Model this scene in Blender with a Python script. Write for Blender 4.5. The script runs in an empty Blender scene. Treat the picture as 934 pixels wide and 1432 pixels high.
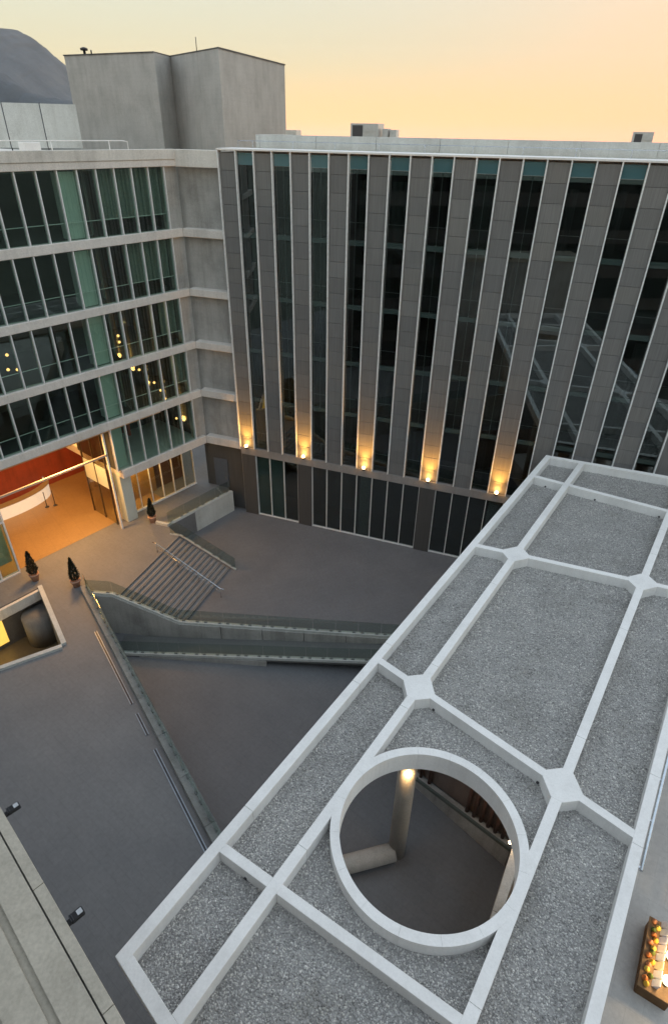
import bpy, bmesh, math, random
import numpy as np
from mathutils import Vector, Matrix
from mathutils.geometry import tessellate_polygon
random.seed(7); rng = np.random.default_rng(7)
R = math.radians
S = bpy.context.scene
COL = S.collection

# ------------------------------------------------------------------ camera, sky, sun, exposure
def set_camera():
    f, pitch, roll = 826.11, R(32.817), R(1.0334)
    fwd = Vector((0, math.cos(pitch), -math.sin(pitch))); right = Vector((1, 0, 0)); up = right.cross(fwd)
    r2 = right * math.cos(roll) + up * math.sin(roll); u2 = -right * math.sin(roll) + up * math.cos(roll)
    cam = bpy.data.cameras.new('camera'); o = bpy.data.objects.new('camera', cam); COL.objects.link(o)
    cam.sensor_fit = 'AUTO'; cam.sensor_width = 36; cam.lens = f / 1432 * 36
    cam.clip_start = 0.1; cam.clip_end = 20000
    m = Matrix((r2, u2, -fwd)).transposed().to_4x4(); m.translation = (0, 0, 30)
    o.matrix_world = m
    S.camera = o
set_camera()
SUN_EL, SUN_AZ = 0.5, 42.0          # degrees; azimuth clockwise from +Y (the sunset lies beyond the right of the roofs)
w = bpy.data.worlds.new('World'); S.world = w; w.use_nodes = True
nt = w.node_tree; bg = nt.nodes['Background']
sky = nt.nodes.new('ShaderNodeTexSky'); sky.sky_type = 'NISHITA'; sky.sun_disc = False
sky.sun_elevation = R(SUN_EL); sky.sun_rotation = R(SUN_AZ); sky.altitude = 300
sky.air_density = 0.85; sky.dust_density = 1.4; sky.ozone_density = 0.6
# the photograph compresses the twilight range: brightness nearly level all round the sky, hue kept
ad = nt.nodes.new('ShaderNodeMix'); ad.data_type = 'RGBA'; ad.blend_type = 'ADD'; ad.inputs[0].default_value = 1; ad.inputs[7].default_value = (.05, .045, .05, 1)
bw = nt.nodes.new('ShaderNodeRGBToBW'); pw_ = nt.nodes.new('ShaderNodeMath'); pw_.operation = 'POWER'; pw_.inputs[1].default_value = -0.04-1
vm = nt.nodes.new('ShaderNodeVectorMath'); vm.operation = 'SCALE'
hs = nt.nodes.new('ShaderNodeHueSaturation'); hs.inputs['Saturation'].default_value = .78
nt.links.new(sky.outputs[0], ad.inputs[6]); nt.links.new(ad.outputs[2], bw.inputs[0]); nt.links.new(bw.outputs[0], pw_.inputs[0])
nt.links.new(ad.outputs[2], vm.inputs[0]); nt.links.new(pw_.outputs[0], vm.inputs['Scale']); nt.links.new(vm.outputs[0], hs.inputs['Color'])
tn = nt.nodes.new('ShaderNodeMix'); tn.data_type = 'RGBA'; tn.blend_type = 'MULTIPLY'; tn.inputs[0].default_value = 1; tn.inputs[7].default_value = (.965, .972, .985, 1)   # white balance
nt.links.new(hs.outputs[0], tn.inputs[6]); nt.links.new(tn.outputs[2], bg.inputs[0])
bg.inputs[1].default_value = 0.113
sun = bpy.data.lights.new('sun', 'SUN'); sun.energy = 0.12; sun.angle = R(12); sun.color = (1, .82, .62)
so = bpy.data.objects.new('sun', sun); COL.objects.link(so)
a, e = R(SUN_AZ), R(SUN_EL)
so.rotation_euler = Vector((math.sin(a)*math.cos(e), math.cos(a)*math.cos(e), math.sin(e))).to_track_quat('Z', 'Y').to_euler()
S.view_settings.view_transform = 'Standard'; S.view_settings.look = 'None'; S.view_settings.gamma = 1
S.view_settings.use_curve_mapping = False
S.view_settings.exposure = 2.97
S.cycles.use_denoising = True; S.cycles.max_bounces = 7; S.cycles.diffuse_bounces = 3; S.cycles.glossy_bounces = 4
S.cycles.transparent_max_bounces = 16; S.cycles.caustics_reflective = False; S.cycles.caustics_refractive = False
S.cycles.sample_clamp_indirect = 6

# ------------------------------------------------------------------ materials
MATS = {}
def nodes_of(name):
    m = bpy.data.materials.new(name); m.use_nodes = True
    t = m.node_tree; b = t.nodes['Principled BSDF']
    return m, t, b
def N(t, typ, **kw):
    n = t.nodes.new(typ)
    for k, v in kw.items():
        if k in n.inputs: n.inputs[k].default_value = v
        else: setattr(n, k, v)
    return n
def ramp(t, fac, stops):
    n = t.nodes.new('ShaderNodeValToRGB'); el = n.color_ramp.elements
    while len(el) < len(stops): el.new(.5)
    for q, (p, c) in zip(el, stops): q.position = p; q.color = (*c, 1)
    t.links.new(fac, n.inputs[0]); return n
def mixc(t, fac, a, b, mode='MIX'):
    n = t.nodes.new('ShaderNodeMix'); n.data_type = 'RGBA'; n.blend_type = mode
    for s, v in ((n.inputs[0], fac), (n.inputs[6], a), (n.inputs[7], b)):
        if isinstance(v, (int, float)): s.default_value = v
        elif isinstance(v, tuple): s.default_value = (*v, 1)
        else: t.links.new(v, s)
    return n.outputs[2]
def mul(c, k): return tuple(min(1, x*k) for x in c)
def coords(t, scale=(1, 1, 1), kind='Object'):
    tc = N(t, 'ShaderNodeTexCoord'); mp = N(t, 'ShaderNodeMapping'); mp.inputs['Scale'].default_value = scale
    t.links.new(tc.outputs[kind], mp.inputs[0]); return mp.outputs[0]
def wcoords(t, scale=(1, 1, 1)):
    g = N(t, 'ShaderNodeNewGeometry'); mp = N(t, 'ShaderNodeMapping'); mp.inputs['Scale'].default_value = scale
    t.links.new(g.outputs['Position'], mp.inputs[0]); return mp.outputs[0]
def concrete(name, col, rough=.8, stain=.35, streak=True, bump=.25, boards=0.0, vary=0.0, grain=1.0):
    if name in MATS: return MATS[name]
    m, t, b = nodes_of(name); L = t.links
    big = N(t, 'ShaderNodeTexNoise', Scale=.55, Detail=6, Roughness=.6); L.new(wcoords(t), big.inputs[0])
    r1 = ramp(t, big.outputs[0], [(.3, mul(col, 1-stain)), (.55, col), (.75, mul(col, 1+.35*stain))])
    c = r1.outputs[0]
    if streak:
        st = N(t, 'ShaderNodeTexNoise', Scale=1, Detail=5, Roughness=.7); L.new(wcoords(t, (2.2, 2.2, .18)), st.inputs[0])
        r2 = ramp(t, st.outputs[0], [(.35, (.72, .71, .69)), (.55, (1, 1, 1))])
        c = mixc(t, .8*stain/.35 if stain < .44 else 1.0, c, r2.outputs[0], 'MULTIPLY')
    fine = N(t, 'ShaderNodeTexNoise', Scale=14, Detail=4); L.new(wcoords(t), fine.inputs[0])
    r3 = ramp(t, fine.outputs[0], [(.3, (1-.14*grain,)*3), (.7, (1+.06*grain,)*3)])
    c = mixc(t, 1.0, c, r3.outputs[0], 'MULTIPLY')
    if boards:
        wv = N(t, 'ShaderNodeTexWave', Scale=boards, Distortion=.3, Detail=2); wv.bands_direction = 'Z'
        L.new(wcoords(t), wv.inputs[0])
        r4 = ramp(t, wv.outputs[0], [(.0, (.9, .9, .9)), (.25, (1, 1, 1))])
        c = mixc(t, .22, c, r4.outputs[0], 'MULTIPLY')
    if vary:
        oi = N(t, 'ShaderNodeObjectInfo'); r5 = ramp(t, oi.outputs['Random'], [(0, (1-vary,)*3), (1, (1+vary*.6, 1+vary*.5, 1+vary*.4))])
        c = mixc(t, 1.0, c, r5.outputs[0], 'MULTIPLY')
    L.new(c, b.inputs['Base Color']); b.inputs['Roughness'].default_value = rough
    bp = N(t, 'ShaderNodeBump', Strength=bump, Distance=.02); L.new(fine.outputs[0], bp.inputs['Height']); L.new(bp.outputs[0], b.inputs['Normal'])
    MATS[name] = m; return m
def plain(name, col, rough=.5, metal=0, noise=.1, scale=6):
    if name in MATS: return MATS[name]
    m, t, b = nodes_of(name)
    n = N(t, 'ShaderNodeTexNoise', Scale=scale, Detail=4); t.links.new(coords(t), n.inputs[0])
    r = ramp(t, n.outputs[0], [(.3, mul(col, 1-noise)), (.7, mul(col, 1+noise))])
    t.links.new(r.outputs[0], b.inputs['Base Color'])
    b.inputs['Roughness'].default_value = rough; b.inputs['Metallic'].default_value = metal
    MATS[name] = m; return m
def emit(name, col, strength):
    if name in MATS: return MATS[name]
    m, t, b = nodes_of(name)
    n = N(t, 'ShaderNodeTexNoise', Scale=3); r = ramp(t, n.outputs[0], [(.2, mul(col, .85)), (.8, col)])
    t.links.new(coords(t), n.inputs[0])
    t.links.new(r.outputs[0], b.inputs['Emission Color']); b.inputs['Emission Strength'].default_value = strength
    b.inputs['Base Color'].default_value = (*col, 1)
    MATS[name] = m; return m
def glass(name, tint, refl0=.08, rough=.0, opacity=0.0, body=(.02, .025, .025), wob=.0):
    if name in MATS: return MATS[name]
    m, t, b = nodes_of(name); L = t.links; t.nodes.remove(b); out = t.nodes['Material Output']
    tr = N(t, 'ShaderNodeBsdfTransparent'); tr.inputs[0].default_value = (*tint, 1)
    gl = N(t, 'ShaderNodeBsdfGlossy', Roughness=rough); gl.inputs[0].default_value = (.9, .97, .96, 1)
    g = N(t, 'ShaderNodeNewGeometry')                      # Schlick on |N.I|: the same from both faces of a thin pane
    dt = N(t, 'ShaderNodeVectorMath', operation='DOT_PRODUCT'); L.new(g.outputs['Normal'], dt.inputs[0]); L.new(g.outputs['Incoming'], dt.inputs[1])
    ab = N(t, 'ShaderNodeMath', operation='ABSOLUTE'); L.new(dt.outputs['Value'], ab.inputs[0])
    om = N(t, 'ShaderNodeMath', operation='SUBTRACT'); om.inputs[0].default_value = 1; L.new(ab.outputs[0], om.inputs[1])
    p5 = N(t, 'ShaderNodeMath', operation='POWER'); p5.inputs[1].default_value = 5; L.new(om.outputs[0], p5.inputs[0])
    mr = N(t, 'ShaderNodeMapRange'); mr.inputs[3].default_value = refl0; L.new(p5.outputs[0], mr.inputs[0])
    df = N(t, 'ShaderNodeBsdfDiffuse'); df.inputs[0].default_value = (*body, 1)
    m1 = N(t, 'ShaderNodeMixShader'); m1.inputs[0].default_value = opacity
    L.new(tr.outputs[0], m1.inputs[1]); L.new(df.outputs[0], m1.inputs[2])
    m2 = N(t, 'ShaderNodeMixShader'); L.new(mr.outputs[0], m2.inputs[0]); L.new(m1.outputs[0], m2.inputs[1]); L.new(gl.outputs[0], m2.inputs[2])
    if wob:
        nz = N(t, 'ShaderNodeTexNoise', Scale=.5, Detail=1); L.new(wcoords(t), nz.inputs[0])
        bp = N(t, 'ShaderNodeBump', Strength=wob, Distance=.02); L.new(nz.outputs[0], bp.inputs['Height'])
        L.new(bp.outputs[0], gl.inputs['Normal'])
    L.new(m2.outputs[0], out.inputs[0]); MATS[name] = m; return m
def paving(name, col, tile=(.6, .6), angle=0.0, rough=.65, joint=.84):
    if name in MATS: return MATS[name]
    m, t, b = nodes_of(name); L = t.links
    g = N(t, 'ShaderNodeNewGeometry'); mp = N(t, 'ShaderNodeMapping'); mp.inputs['Rotation'].default_value = (0, 0, angle)
    L.new(g.outputs['Position'], mp.inputs[0])
    br = N(t, 'ShaderNodeTexBrick', Scale=1.0); br.offset = .5
    br.inputs['Color1'].default_value = (*mul(col, .98), 1); br.inputs['Color2'].default_value = (*mul(col, 1.02), 1)
    br.inputs['Mortar'].default_value = (*mul(col, joint), 1); br.inputs['Mortar Size'].default_value = .008
    br.inputs['Brick Width'].default_value = tile[0]; br.inputs['Row Height'].default_value = tile[1]
    L.new(mp.outputs[0], br.inputs[0])
    n1 = N(t, 'ShaderNodeTexNoise', Scale=.35, Detail=6, Roughness=.65); L.new(mp.outputs[0], n1.inputs[0])
    r1 = ramp(t, n1.outputs[0], [(.3, (.89, .89, .9)), (.7, (1.09, 1.085, 1.07))])
    n2 = N(t, 'ShaderNodeTexNoise', Scale=5, Detail=5, Roughness=.7); L.new(mp.outputs[0], n2.inputs[0])
    r2 = ramp(t, n2.outputs[0], [(.3, (.88, .88, .88)), (.7, (1.08, 1.08, 1.08))])
    c = mixc(t, 1.0, br.outputs[0], r1.outputs[0], 'MULTIPLY'); c = mixc(t, 1.0, c, r2.outputs[0], 'MULTIPLY')
    L.new(c, b.inputs['Base Color']); b.inputs['Roughness'].default_value = rough
    bp = N(t, 'ShaderNodeBump', Strength=.3, Distance=.01); L.new(n2.outputs[0], bp.inputs['Height']); L.new(bp.outputs[0], b.inputs['Normal'])
    MATS[name] = m; return m
def stonepanel(name, col):
    if name in MATS: return MATS[name]
    m, t, b = nodes_of(name); L = t.links
    oi = N(t, 'ShaderNodeObjectInfo')
    r = ramp(t, oi.outputs['Random'], [(0, mul(col, .9)), (.5, col), (.85, (col[0]*1.06, col[1]*1.04, col[2]*1.0)), (1, mul(col, 1.12))])
    wv = N(t, 'ShaderNodeTexNoise', Scale=1.0, Detail=3); L.new(wcoords(t, (28, 28, .5)), wv.inputs[0])
    r2 = ramp(t, wv.outputs[0], [(.3, (.82, .82, .82)), (.7, (1.12, 1.12, 1.12))])
    c = mixc(t, 1.0, r.outputs[0], r2.outputs[0], 'MULTIPLY')
    L.new(c, b.inputs['Base Color']); b.inputs['Roughness'].default_value = .62
    bp = N(t, 'ShaderNodeBump', Strength=.4, Distance=.01); L.new(wv.outputs[0], bp.inputs['Height']); L.new(bp.outputs[0], b.inputs['Normal'])
    MATS[name] = m; return m
def pebble_mat():
    m, t, b = nodes_of('pebbles'); L = t.links
    g = N(t, 'ShaderNodeNewGeometry')
    r = ramp(t, g.outputs['Random Per Island'], [(0, (.24, .235, .23)), (.35, (.43, .42, .41)), (.75, (.53, .52, .505)), (.93, (.68, .66, .62)), (1, (.80, .78, .75))])
    n = N(t, 'ShaderNodeTexNoise', Scale=.7, Detail=7, Roughness=.65); L.new(g.outputs['Position'], n.inputs[0])
    r2 = ramp(t, n.outputs[0], [(.28, (.72, .71, .68)), (.5, (1, 1, 1)), (.72, (1.1, 1.09, 1.07))])
    L.new(mixc(t, 1.0, r.outputs[0], r2.outputs[0], 'MULTIPLY'), b.inputs['Base Color']); b.inputs['Roughness'].default_value = .78
    MATS['pebbles'] = m; return m
def leafmat(name, col):
    m, t, b = nodes_of(name)
    g = N(t, 'ShaderNodeNewGeometry')
    r = ramp(t, g.outputs['Random Per Island'], [(0, mul(col, .6)), (1, mul(col, 1.5))])
    t.links.new(r.outputs[0], b.inputs['Base Color']); b.inputs['Roughness'].default_value = .6
    MATS[name] = m; return m

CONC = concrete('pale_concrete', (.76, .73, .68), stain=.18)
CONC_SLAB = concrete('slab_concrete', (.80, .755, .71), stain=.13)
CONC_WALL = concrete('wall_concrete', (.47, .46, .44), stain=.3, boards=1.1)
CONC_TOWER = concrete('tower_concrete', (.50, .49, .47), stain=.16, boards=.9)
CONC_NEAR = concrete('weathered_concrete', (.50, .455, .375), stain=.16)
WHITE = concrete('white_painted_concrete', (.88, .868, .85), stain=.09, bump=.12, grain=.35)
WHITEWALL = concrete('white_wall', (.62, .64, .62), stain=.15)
ALU = plain('light_aluminium', (.82, .83, .83), rough=.5, metal=.0)
STEEL = plain('brushed_steel', (.62, .66, .72), rough=.22, metal=1)
DARKM = plain('dark_metal', (.035, .035, .04), rough=.45)
BRONZE = plain('bronze_frame', (.10, .07, .04), rough=.4, metal=.5)
STONE = stonepanel('grey_stone', (.182, .180, .178))
STONE_D = stonepanel('dark_stone', (.075, .074, .074))
GL_L = glass('green_glass', (.78, .88, .83), .06, wob=.02)
GL_S = glass('dark_glass', (.42, .48, .47), .12, wob=.03)
GL_T = glass('teal_glass', (.25, .42, .45), .16, opacity=.75, body=(.11, .24, .27))
GL_G = glass('green_black_glass', (.3, .4, .4), .07, opacity=.8, body=(.025, .055, .055))
GL_SP = glass('spandrel_glass', (.3, .4, .38), .12, opacity=.9, body=(.045, .07, .066))
GL_B = glass('balustrade_glass', (.80, .85, .83), .06)
GL_C = glass('clear_glass', (.82, .80, .72), .06)
PLAZA = paving('plaza_paving', (.192, .194, .200), (.9, .45), R(38))
COURT = paving('courtyard_paving', (.165, .171, .184), (.9, .45), R(-20))
LOWER = paving('lower_paving', (.152, .157, .167), (.9, .45), R(38))
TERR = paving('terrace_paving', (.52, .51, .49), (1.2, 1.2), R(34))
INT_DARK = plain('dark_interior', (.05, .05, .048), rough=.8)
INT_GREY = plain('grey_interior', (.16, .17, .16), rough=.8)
CURT = plain('curtain_fabric', (.20, .22, .205), rough=.9)
COLM = concrete('column_plaster', (.62, .68, .64), stain=.08, streak=False)

# ------------------------------------------------------------------ object helpers
class Frame:
    def __init__(s, ox, oy, ang): s.o = Vector((ox, oy, 0)); s.a = ang; s.m = Matrix.Rotation(ang, 4, 'Z')
    def pt(s, x, y, z): return s.o + s.m @ Vector((x, y, z))
W0 = Frame(0, 0, 0)
Q = (-11.4, 47.4)
FL = Frame(*Q, R(51.7))      # glazed building: x along the facade (negative to the left), -y towards the court
FS = Frame(*Q, R(-19.65))    # stone building: x along the facade to the right, -y towards the court

def mesh_obj(name, me, mat, parent=None, loc=(0, 0, 0), rz=0):
    o = bpy.data.objects.new(name, me); COL.objects.link(o)
    if mat and not me.materials: me.materials.append(mat)
    loc = Vector(loc)
    if parent is not None:
        o.parent = parent; loc = loc - ROOT.get(parent.name, Vector((0, 0, 0)))
    o.location = loc; o.rotation_euler = (0, 0, rz)
    return o
ROOT = {}
def tag(o, label=None, cat=None, group=None, kind=None):
    if label: o['label'] = label
    if cat: o['category'] = cat
    if group: o['group'] = group
    if kind: o['kind'] = kind
    return o
def thing(name, label, cat, loc=(0, 0, 0), group=None):
    o = bpy.data.objects.new(name, None); COL.objects.link(o); o.location = loc; o.empty_display_size = .3
    ROOT[o.name] = Vector(loc)
    return tag(o, label, cat, group)
BOX = {}
def box_mesh(dx, dy, dz, mat, bev=0):
    k = (round(dx, 3), round(dy, 3), round(dz, 3), mat.name, bev)
    if k in BOX: return BOX[k]
    bm = bmesh.new(); bmesh.ops.create_cube(bm, size=1); bmesh.ops.scale(bm, vec=(dx, dy, dz), verts=bm.verts)
    if bev: bmesh.ops.bevel(bm, geom=bm.edges[:], offset=bev, segments=1, affect='EDGES')
    me = bpy.data.meshes.new('box'); bm.to_mesh(me); bm.free(); me.materials.append(mat); BOX[k] = me; return me
def box(fr, name, mat, parent, x, y, z, bev=0):
    me = box_mesh(abs(x[1]-x[0]), abs(y[1]-y[0]), abs(z[1]-z[0]), mat, bev)
    return mesh_obj(name, me, mat, parent, fr.pt((x[0]+x[1])/2, (y[0]+y[1])/2, (z[0]+z[1])/2), fr.a)
def raw(name, verts, faces, mat, parent=None, smooth=False):
    """mesh given in world coordinates; its origin is moved to the base centre"""
    v = np.array(verts, float); c = Vector(((v[:, 0].min()+v[:, 0].max())/2, (v[:, 1].min()+v[:, 1].max())/2, v[:, 2].min()))
    me = bpy.data.meshes.new(name); me.from_pydata([tuple(p) for p in v - np.array(c)], [], faces); me.update()
    bm = bmesh.new(); bm.from_mesh(me); bmesh.ops.recalc_face_normals(bm, faces=bm.faces[:]); bm.to_mesh(me); bm.free()
    if smooth: me.polygons.foreach_set('use_smooth', [True]*len(me.polygons))
    return mesh_obj(name, me, mat, parent, c)
def prism(name, poly, z0, z1, mat, parent=None, holes=(), bev=0):
    loops = [list(poly)] + [list(h) for h in holes]
    tri = tessellate_polygon([[Vector((p[0], p[1], 0)) for p in l] for l in loops])
    flat = [p for l in loops for p in l]; n = len(flat)
    zt = (lambda i: z1[i]) if hasattr(z1, '__len__') else (lambda i: z1)
    zb = (lambda i: z0[i]) if hasattr(z0, '__len__') else (lambda i: z0)
    V = [(p[0], p[1], zt(i)) for i, p in enumerate(flat)] + [(p[0], p[1], zb(i)) for i, p in enumerate(flat)]
    F = [tuple(t) for t in tri] + [tuple(i+n for i in reversed(t)) for t in tri]
    k = 0
    for l in loops:
        for i in range(len(l)):
            a, b_ = k+i, k+(i+1) % len(l); F.append((a, b_, b_+n, a+n))
        k += len(l)
    o = raw(name, V, F, mat, parent)
    if bev:
        bm = bmesh.new(); bm.from_mesh(o.data); bmesh.ops.dissolve_limit(bm, angle_limit=.01, verts=bm.verts, edges=bm.edges)
        bmesh.ops.bevel(bm, geom=bm.edges[:], offset=bev, segments=1, affect='EDGES'); bm.to_mesh(o.data); bm.free()
    return o
def wallseg(name, p, q, th, z0, z1, mat, parent=None, side=0, bev=0):
    """upright slab from p to q; z0/z1 may be pairs (start, end); side shifts it to its left (+) or right (-)"""
    p, q = Vector((p[0], p[1])), Vector((q[0], q[1])); d = (q-p).normalized(); n = Vector((-d.y, d.x))
    a, b_ = (side-1)*th/2, (side+1)*th/2
    P = [p+n*a, q+n*a, q+n*b_, p+n*b_]
    pr = lambda z: [z[0], z[1], z[1], z[0]] if hasattr(z, '__len__') else z
    return prism(name, P, pr(z0), pr(z1), mat, parent, bev=bev)
def tube(name, pts, r, mat, parent=None, n=8, radii=None):
    pts = [Vector(p) for p in pts]; V = []; F = []
    for i, p in enumerate(pts):
        d = (pts[min(i+1, len(pts)-1)] - pts[max(i-1, 0)]).normalized()
        u = d.cross(Vector((0, 0, 1)) if abs(d.z) < .95 else Vector((1, 0, 0))).normalized(); v = d.cross(u)
        rr = radii[i] if radii else r
        for k in range(n): a = 2*math.pi*k/n; V.append(p + u*rr*math.cos(a) + v*rr*math.sin(a))
    for i in range(len(pts)-1):
        for k in range(n): F.append((i*n+k, i*n+(k+1) % n, (i+1)*n+(k+1) % n, (i+1)*n+k))
    F.append(tuple(range(n))); F.append(tuple(range((len(pts)-1)*n, len(pts)*n)))
    o = raw(name, V, F, mat, parent, smooth=True)
    for p in o.data.polygons[-2:]: p.use_smooth = False
    return o
def lathe(name, prof, c, mat, parent=None, n=20, smooth=True):
    V = []; F = []
    for (r, z) in prof:
        for k in range(n): a = 2*math.pi*k/n; V.append((c[0]+r*math.cos(a), c[1]+r*math.sin(a), c[2]+z))
    for i in range(len(prof)-1):
        for k in range(n): F.append((i*n+k, i*n+(k+1) % n, (i+1)*n+(k+1) % n, (i+1)*n+k))
    F.append(tuple(range(n))); F.append(tuple(range((len(prof)-1)*n, len(prof)*n)))
    return raw(name, V, F, mat, parent, smooth=smooth)
def lerp(a, b_, t): return tuple(x+(y-x)*t for x, y in zip(a, b_))
def point_light(name, loc, energy, col, r=.05, kind='POINT', parent=None, **kw):
    l = bpy.data.lights.new(name, kind); l.energy = energy; l.color = col
    if kind in ('POINT', 'SPOT'): l.shadow_soft_size = r
    for k, v in kw.items(): setattr(l, k, v)
    o = bpy.data.objects.new(name, l); COL.objects.link(o); loc = Vector(loc)
    if parent is not None: o.parent = parent; loc = loc - ROOT.get(parent.name, Vector((0, 0, 0)))
    o.location = loc; return o

ZP, ZM, ZL, ZT = 2.0, 0.0, -1.4, 0.7     # plaza, middle courtyard, lower courtyard, east terrace

# ------------------------------------------------------------------ the ground and its levels
tag(raw('ground', [(-3400, -1800, -1.6), (3400, -1800, -1.6), (3400, 4600, -1.6), (-3400, 4600, -1.6)], [(0, 1, 2, 3)],
        plain('far_ground', (.10, .11, .09), rough=.95, noise=.3, scale=.01)), kind='structure')
tag(prism('lower_courtyard', [(-22, 34), (40, 30), (40, -8), (-8, -8), (-28, 20)], -1.55, ZL, LOWER), kind='structure')
KD = Vector((12.65, -17.75)).normalized()
K0 = Vector((-18.0, 32.35)); K1 = K0 + KD*22; K2 = K0 + KD*36
WELL = [(-21.2, 32.6), (-17.25, 27.0), (-25.6, 21.75), (-26.9, 25.4)]
tag(prism('plaza', [tuple(K0), tuple(K2), (-2, -8), (-46, -8), (-46, 62), (-24, 66), (-5, 56), (-9.9, 47.2), (-9.4, 46.55), (-13.75, 40.7), (-12.6, 39.3), (-15.15, 31.95)],
          -1.5, ZP, PLAZA, holes=[WELL]), kind='structure')
tag(prism('middle_courtyard', [(-15.3, 31.9), (-11.0, 31.35), (4.1, 30.3), (13, 29.7), (40, 27.5), (40, 30.5), (-6, 46.4), (-9.2, 47.0), (-13.9, 40.6)], -1.5, ZM, COURT), kind='structure')
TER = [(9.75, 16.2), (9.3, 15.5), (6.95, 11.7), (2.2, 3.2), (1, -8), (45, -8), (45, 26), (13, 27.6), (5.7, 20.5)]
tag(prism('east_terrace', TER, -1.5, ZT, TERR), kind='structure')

# ------------------------------------------------------------------ glazed building on the left
ZS = [(23.3, 23.87), (19.1, 19.66), (15.0, 15.58), (10.87, 11.5)]
LX0 = -34.0
gb = thing('glazed_building', 'glazed office building with pale concrete floor slabs at the left side of the court', 'building', FL.pt(-8, 4, 0))
def slabL(x0, x1, z0, z1, y1=9): return box(FL, 'floor_slab', CONC_SLAB, gb, (x0, x1), (0, y1), (z0, z1), .03)
for z0, z1 in ZS: slabL(LX0, -.01, z0, z1)
slabL(-8.55, -.01, 6.5, 7.22)
box(FL, 'roof_slab', CONC_SLAB, gb, (LX0, .0), (-.02, 26), (27.78, 28.2), .03)
box(FL, 'roof_parapet', CONC, gb, (LX0, .02), (-.08, .3), (28.2, 28.8), .02)
# the concrete return between the glass and the stone front
for i, (z0, z1) in enumerate(ZS + [(6.5, 7.22)]):
    box(FS, 'corner_ledge', CONC_SLAB, gb, (-.03, 3.385), (.0, 1.2), (z0+.004, z1-.006), .03)
box(FS, 'corner_cornice', CONC, gb, (-.02, 3.385), (-.07, .45), (27.76, 28.79), .02)
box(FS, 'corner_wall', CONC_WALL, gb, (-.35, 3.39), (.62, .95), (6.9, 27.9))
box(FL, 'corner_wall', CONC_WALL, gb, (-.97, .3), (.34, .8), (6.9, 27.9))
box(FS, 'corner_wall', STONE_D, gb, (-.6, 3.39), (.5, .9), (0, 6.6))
dr = box(FS, 'door', plain('blue_grey_door', (.10, .12, .15), rough=.5), gb, (.25, 1.6), (.44, .5), (ZP, 4.9)); mesh_obj('door_handle', box_mesh(.04, .06, .3, STEEL), STEEL, dr, (.5, -.06, -.3))
LEV = [(23.87, 27.78), (19.66, 23.3), (15.58, 19.1), (11.5, 15.0)]
MX = [-.99-1.305*k for k in range(0, 24)]
for li, (z0, z1) in enumerate(LEV):
    for k, x in enumerate(MX):
        box(FL, 'mullion', ALU, gb, (x-.035, x+.035), (.06, .36), (z0, z1))
        if k < len(MX)-1:
            box(FL, 'pane', GL_L, gb, (MX[k+1]+.035, x-.035), (.22, .24), (z0, z1))
    box(FL, 'guard_rail', ALU, gb, (MX[-1], MX[0]), (.42, .46), (z0+.98, z0+1.02))
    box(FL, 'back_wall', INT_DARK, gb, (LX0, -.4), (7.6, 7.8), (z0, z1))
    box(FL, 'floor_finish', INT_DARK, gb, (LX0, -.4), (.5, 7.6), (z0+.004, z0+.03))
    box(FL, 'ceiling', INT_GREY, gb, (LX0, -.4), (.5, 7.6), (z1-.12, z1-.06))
    box(FL, 'column', COLM, gb, (-8.55, -7.45), (.55, 1.4), (z0, z1-.06), .04)
    box(FL, 'column', COLM, gb, (-17.4, -16.3), (.9, 1.7), (z0, z1-.06), .04)
    box(FL, 'end_wall', INT_DARK, gb, (-.62, -.42), (.42, 7.6), (z0+.03, z1-.12)); box(FL, 'end_wall', INT_DARK, gb, (LX0, LX0+.2), (.42, 7.6), (z0+.03, z1-.12))
    box(FL, 'partition', INT_GREY, gb, (-6.4, -6.25), (1.5, 7.6), (z0, z1-.06))
box(FL, 'column', COLM, gb, (-8.5, -7.5), (.75, 1.7), (ZP, 10.87), .04)
# low floor next to the corner
LEV5 = (7.22, 10.87)
for k, x in enumerate(MX[:7]):
    box(FL, 'mullion', ALU, gb, (x-.035, x+.035), (.06, .36), LEV5)
    if k < 6: box(FL, 'pane', GL_L, gb, (MX[k+1]+.035, x-.035), (.22, .24), LEV5)
box(FL, 'back_wall', INT_DARK, gb, (-8.5, -.4), (6.0, 6.2), LEV5)
box(FL, 'ceiling', INT_GREY, gb, (-8.5, -.4), (.5, 6), (10.75, 10.82)); box(FL, 'end_wall', INT_DARK, gb, (-.62, -.42), (.42, 6), (7.22, 10.75)); box(FL, 'end_wall', INT_DARK, gb, (-8.75, -8.6), (.42, 6), (7.22, 10.75))
def curtain(x0, x1, y, z0, z1):
    n = int((x1-x0)/.05); V = []; F = []
    for i in range(n+1):
        x = x0+(x1-x0)*i/n; yy = y+.06*math.sin(i*.85+.4*math.sin(i*.17))
        V += [tuple(FL.pt(x, yy, z0)), tuple(FL.pt(x, yy, z1))]
        V += [tuple(FL.pt(x, yy+.012, z0)), tuple(FL.pt(x, yy+.012, z1))]
    for i in range(n):
        a, b_ = 4*i, 4*i+4
        F += [(a, b_, b_+1, a+1), (a+2, a+3, b_+3, b_+2), (a+1, b_+1, b_+3, a+3), (a, a+2, b_+2, b_)]
    raw('curtain', V, F, CURT, gb)
for x0, x1, li in ((-6.1, -1.05, 0), (-4.8, -1.05, 1), (-2.6, -1.05, 2), (-2.2, -1.05, 3)):
    curtain(x0, x1, .75, LEV[li][0]+.9, LEV[li][1]-.1)
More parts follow.
